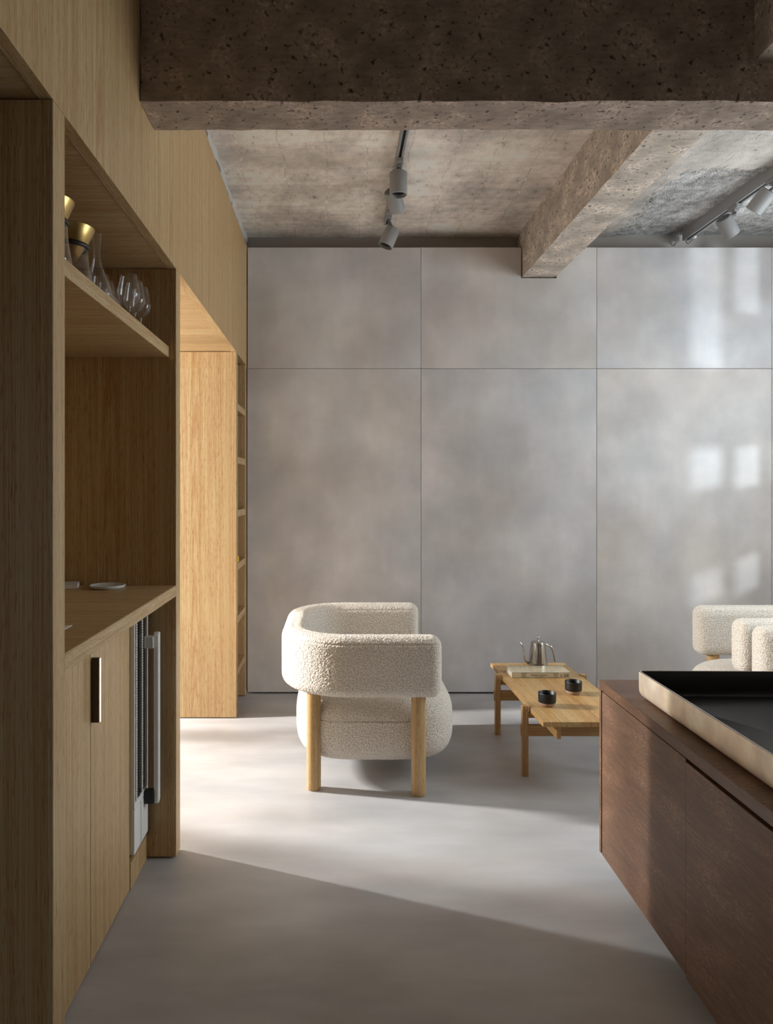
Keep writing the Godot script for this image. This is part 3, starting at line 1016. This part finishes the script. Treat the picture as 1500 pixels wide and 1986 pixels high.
func lounge() -> void:
	armchair("armchair", "cream bouclé armchair with round oak legs, alone left of the coffee table", Vector3(0.105, 0, -3.485), 0.0, 0.485, 0.30, 0.0027, "cream bouclé armchairs")
	armchair("armchair", "narrow cream bouclé armchair at right, the one nearer the cement wall", Vector3(2.253, 0, -3.6355), PI, 0.2485, 0.19, 0.008, "cream bouclé armchairs")
	armchair("armchair", "narrow cream bouclé armchair cut by the picture edge, nearer the metal tray", Vector3(2.245, 0, -3.0715), PI, 0.2485, 0.19, 0.008, "cream bouclé armchairs")

	# low bench-like table of oak
	var t := thing("coffee_table", "low oak coffee table with planked top and posts standing beyond its edge", "table", Vector3(1.085, 0, -3.56))
	var mats := [M.table, M.table_b, M.table_c, M.table, M.table_b]
	var cuts := [-0.205, -0.128, -0.032, 0.052, 0.137, 0.212]
	for i in 5: part("board", bx(Vector3(cuts[i], 0.289, -0.52), Vector3(cuts[i + 1] - 0.0004, 0.31, 0.51), 0.0006), mats[i], t)
	for x: float in [-0.232, 0.219]:
		for z: float in [0.298, -0.247]: part("leg", bx(Vector3(x - 0.014 + 0.005, 0, z - 0.014), Vector3(x + 0.014 + 0.005, 0.317, z + 0.014), 0.0012), M.table_leg, t)
	for z: float in [0.298, -0.247]:
		part("crossbar", bx(Vector3(-0.246, 0.18, z - 0.009), Vector3(0.243, 0.23, z + 0.009), 0.001), M.table_rail, t)
		part("batten", bx(Vector3(-0.214, 0.262, z - 0.009), Vector3(0.210, 0.288, z + 0.009), 0.001), M.table_rail, t)
	for x: float in [-0.132, 0.135]: part("rail", bx(Vector3(x - 0.0095, 0.2305, -0.49), Vector3(x + 0.0095, 0.2885, 0.49), 0.001), M.table_rail, t)

	# steel pouring kettle
	var k := thing("kettle", "polished steel gooseneck kettle behind the book at the far end of the coffee table", "kettle", Vector3(1.1187, 0.3102, -3.975))
	part("body", lathe([[0.0, 0.0], [0.052, 0.0], [0.054, 0.002], [0.0535, 0.008], [0.038, 0.136], [0.037, 0.139], [0.0, 0.139]], 64), M.steel, k)
	var lid := part("lid", lathe([[0.0, 0.1385], [0.0355, 0.1385], [0.0365, 0.1395], [0.0365, 0.1415], [0.03, 0.144], [0.0, 0.147]], 48), M.steel, k)
	part("knob", lathe([[0.0, 0.146], [0.007, 0.146], [0.0045, 0.15], [0.004, 0.156], [0.008, 0.162], [0.009, 0.168], [0.006, 0.174], [0.0, 0.1755]], 24), M.chrome, lid)
	var sp := curve([Vector3(-0.048, 0.022, 0), Vector3(-0.066, 0.035, 0), Vector3(-0.074, 0.058, 0), Vector3(-0.081, 0.095, 0), Vector3(-0.088, 0.122, 0), Vector3(-0.102, 0.140, 0)], 5)
	var radii := []
	for i in sp.size(): radii.append(lerpf(0.007, 0.0038, float(i) / sp.size()))
	part("spout", tube(sp, radii, 12), M.chrome, k)
	var hp := curve([Vector3(0.036, 0.133, 0.012), Vector3(0.046, 0.127, 0.012), Vector3(0.054, 0.122, 0.012), Vector3(0.068, 0.117, 0.012), Vector3(0.080, 0.095, 0.012), Vector3(0.087, 0.065, 0.012), Vector3(0.092, 0.036, 0.012)], 5)
	radii = []
	for i in hp.size(): radii.append(lerpf(0.004, 0.0068, float(i) / hp.size()))
	part("handle", tube(hp, radii, 12, 1.2), M.chrome, k)

	# book with its printed spine towards the room
	var b := thing("book", "thick cream hardback lying flat on the coffee table in front of the kettle", "book", Vector3(1.0735, 0.3102, -3.825))
	part("pages", bx(Vector3(-0.150, 0.0022, -0.068), Vector3(0.148, 0.0268, 0.066), 0.0), M.paper, b)
	var cov := part("cover", boxes([[Vector3(-0.1535, 0, -0.071), Vector3(0.1535, 0.0022, 0.071)], [Vector3(-0.1535, 0.0268, -0.071), Vector3(0.1535, 0.029, 0.071)], [Vector3(-0.1535, 0, 0.0672), Vector3(0.1535, 0.029, 0.071)]], 0.0006), M.cover, b)
	var zf := 0.0711
	var lines := []
	for r: Array in [[-0.104, 0.087, 0.0035, 0.0260], [-0.101, -0.079, 0.0058, 0.0237], [0.063, 0.084, 0.0058, 0.0237]]:
		for e: Array in [[r[0], r[1], r[2], r[2] + 0.0008], [r[0], r[1], r[3] - 0.0008, r[3]], [r[0], r[0] + 0.0008, r[2], r[3]], [r[1] - 0.0008, r[1], r[2], r[3]]]:
			lines.append([Vector3(e[0], e[2], zf - 0.0004), Vector3(e[1], e[3], zf + 0.0002)])
	for e: Array in [[-0.098, -0.082, 0.018, 0.020], [-0.094, -0.086, 0.0095, 0.014], [0.066, 0.081, 0.018, 0.020], [0.070, 0.077, 0.0105, 0.014], [-0.042, 0.020, 0.0062, 0.0072], [0.101, 0.104, 0.006, 0.020], [0.107, 0.109, 0.006, 0.009], [0.107, 0.109, 0.016, 0.019], [0.1175, 0.1195, 0.006, 0.021], [0.1245, 0.1265, 0.006, 0.021], [0.1175, 0.1265, 0.006, 0.008], [0.1175, 0.1265, 0.019, 0.021], [0.1295, 0.1315, 0.006, 0.021], [0.1345, 0.1365, 0.006, 0.021], [0.139, 0.1415, 0.006, 0.021], [0.1345, 0.1415, 0.0125, 0.0145]]:
		lines.append([Vector3(e[0], e[2], zf - 0.0004), Vector3(e[1], e[3], zf + 0.0002)])
	part("spine_print", boxes(lines, 0.0), M.ink, cov)
	var tm := TextMesh.new()
	tm.text = "Orient-Express"
	var font := SystemFont.new()
	font.font_names = PackedStringArray(["Droid Serif"])
	font.font_weight = 700
	tm.font = font
	tm.font_size = 48
	tm.pixel_size = 0.00024
	tm.depth = 0.0004
	tm.curve_step = 1.0
	part("spine_title", tm, M.ink, cov, Vector3(-0.011, 0.0150, zf))
	lines = []
	var rng := RandomNumberGenerator.new()
	rng.seed = 4
	for i in 13:
		var z := -0.058 + i * 0.0092
		var x := -0.135
		while x < 0.12:
			var e := x + rng.randf_range(0.012, 0.05)
			if rng.randf() < 0.75: lines.append([Vector3(x, 0.0288, z), Vector3(minf(e, 0.14), 0.0292, z + 0.0032)])
			x = e + 0.006
	var pr := part("cover_print", boxes(lines, 0.0), M.ink_soft, cov)
	pr.set_meta("kind", "stuff")

	cup(Vector3(0.963, 0.3102, -3.275), "black glazed cup with bare clay foot, nearer the table's front edge")
	cup(Vector3(1.146, 0.3102, -3.468), "black glazed cup with bare clay foot, further from the table's front edge")


func island() -> void:
	var t := thing("island_cabinet", "low dark-stained oak cabinet with two wide fronts at the right", "cabinet", Vector3(0.8827, 0, -2.409), -0.0179)
	part("worktop", bx(Vector3(0, 0.629, 0), Vector3(1.25, 0.66, 2.6), 0.0012), M.dark_top, t)
	part("end_panel", bx(Vector3(0.0, 0.0886, 0.0), Vector3(1.25, 0.6288, 0.016), 0.001), M.dark, t)
	part("carcass", bx(Vector3(0.03, 0.0886, 0.0165), Vector3(1.25, 0.6285, 2.6), 0.0), M.black, t)
	part("door", bx(Vector3(0.0015, 0.0866, 0.0215), Vector3(0.022, 0.6255, 0.6130), 0.001), M.dark, t)
	part("door", bx(Vector3(0.0005, 0.0800, 0.6145), Vector3(0.022, 0.6185, 1.2155), 0.001), M.dark, t)
	part("door", bx(Vector3(0.0005, 0.0800, 1.2170), Vector3(0.022, 0.6185, 1.8185), 0.001), M.dark, t)
	part("door", bx(Vector3(0.0005, 0.0800, 1.8200), Vector3(0.022, 0.6185, 2.598), 0.001), M.dark, t)
	part("plinth", bx(Vector3(0.10, 0.0, 0.08), Vector3(1.25, 0.0884, 2.6), 0.0), M.black, t)

	# deep metal tray resting on the cabinet, with rounded lower edges
	var s := thing("metal_tray", "large square metal tray with patinated sides and dark inside on the dark cabinet", "tray", Vector3(0.927, 0.6605, -2.205), -0.0179)
	var outer := []
	var inner := []
	var l := 1.5
	var w := 0.95
	for st: Array in [[0.022, 0.0], [0.012, 0.003], [0.005, 0.009], [0.001, 0.018], [0.0, 0.028], [0.0, 0.080]]: outer.append(tray_ring(st[0], st[1], w, l))
	for st: Array in [[0.0, 0.080], [0.0042, 0.080], [0.0042, 0.026], [0.009, 0.012], [0.022, 0.0055]]: inner.append(tray_ring(st[0], st[1], w, l))
	part("shell", skin(outer, true, 1), M.patina, s)
	part("inner_lining", skin(inner, true, 2), M.tray_inside, s)
	part("rim", rim(w, l), M.steel, s)


func tray_ring(inset: float, y: float, w: float, l: float) -> PackedVector3Array:
	var out := PackedVector3Array()
	var r := 0.006
	for c: Array in [[inset + r, inset + r, PI], [w - inset - r, inset + r, PI * 1.5], [w - inset - r, l - inset - r, 0.0], [inset + r, l - inset - r, PI * 0.5]]:
		for i in 5:
			var a: float = c[2] + PI / 2 * i / 4.0
			out.append(Vector3(c[0] + r * cos(a), y, c[1] + r * sin(a)))
	out.reverse()
	return out


func rim(w: float, l: float) -> ArrayMesh:
	return skin([tray_ring(0.0, 0.0795, w, l), tray_ring(-0.0004, 0.0805, w, l), tray_ring(0.0005, 0.0815, w, l), tray_ring(0.0038, 0.0815, w, l), tray_ring(0.0046, 0.0805, w, l), tray_ring(0.0044, 0.0795, w, l)], true, 0)


func shelf_things() -> void:
	pour_over(Vector3(-0.648, 1.7955, -1.62), "coffee carafe with golden cone filter, half hidden by the left upright")
	pour_over(Vector3(-0.660, 1.7955, -1.794), "coffee carafe with golden cone filter, next to the glass decanter")
	var d := thing("decanter", "clear glass decanter with slim flared neck on the upper shelf", "decanter", Vector3(-0.66, 1.7955, -2.0))
	part("glass_body", lathe([[0.0, 0.0], [0.060, 0.0], [0.066, 0.006], [0.064, 0.02], [0.049, 0.034], [0.040, 0.056], [0.026, 0.088], [0.013, 0.122], [0.0092, 0.145], [0.0105, 0.175], [0.0140, 0.208]], 40), M.glass, d)
	wine_glass(Vector3(-0.6486, 1.7955, -2.27), "wine glass of the front row, nearest the decanter")
	wine_glass(Vector3(-0.6516, 1.7955, -2.345), "wine glass in the middle of the front row on the shelf")
	wine_glass(Vector3(-0.6525, 1.7955, -2.42), "wine glass of the front row, beside the far upright")
	wine_glass(Vector3(-0.738, 1.7955, -2.27), "wine glass of the back row, nearest the decanter, seen through it")
	wine_glass(Vector3(-0.745, 1.7955, -2.345), "wine glass in the middle of the back row, seen through the decanter")
	wine_glass(Vector3(-0.750, 1.7955, -2.42), "wine glass of the back row, closest to the far upright")
	var n := thing("notebook", "small pale notebook on the niche worktop beside the left upright", "notebook", Vector3(-0.93, 0.958, -2.47), 0.25)
	part("pages", bx(Vector3(-0.05, 0.002, -0.036), Vector3(0.049, 0.014, 0.036), 0.0), M.paper, n)
	part("cover", boxes([[Vector3(-0.052, 0, -0.038), Vector3(0.05, 0.002, 0.038)], [Vector3(-0.052, 0.014, -0.038), Vector3(0.05, 0.016, 0.038)]], 0.0005), M.ceramic, n)
	var p := thing("dish", "flat white dish with a low rim on the niche worktop", "dish", Vector3(-0.775, 0.9579, -2.462))
	part("plate", lathe([[0.0, 0.0], [0.050, 0.0], [0.056, 0.003], [0.0595, 0.010], [0.0585, 0.012], [0.0565, 0.0105], [0.05, 0.006], [0.0, 0.0055]], 48), M.ceramic, p)
	var c := part("card", bx(Vector3(-0.735, 0.9579, -1.79), Vector3(-0.652, 0.9592, -1.60), 0.0), M.paper, self)
	c.name = "card"
	label(c, "thin pale card on the niche worktop, mostly hidden by the left upright", "card")
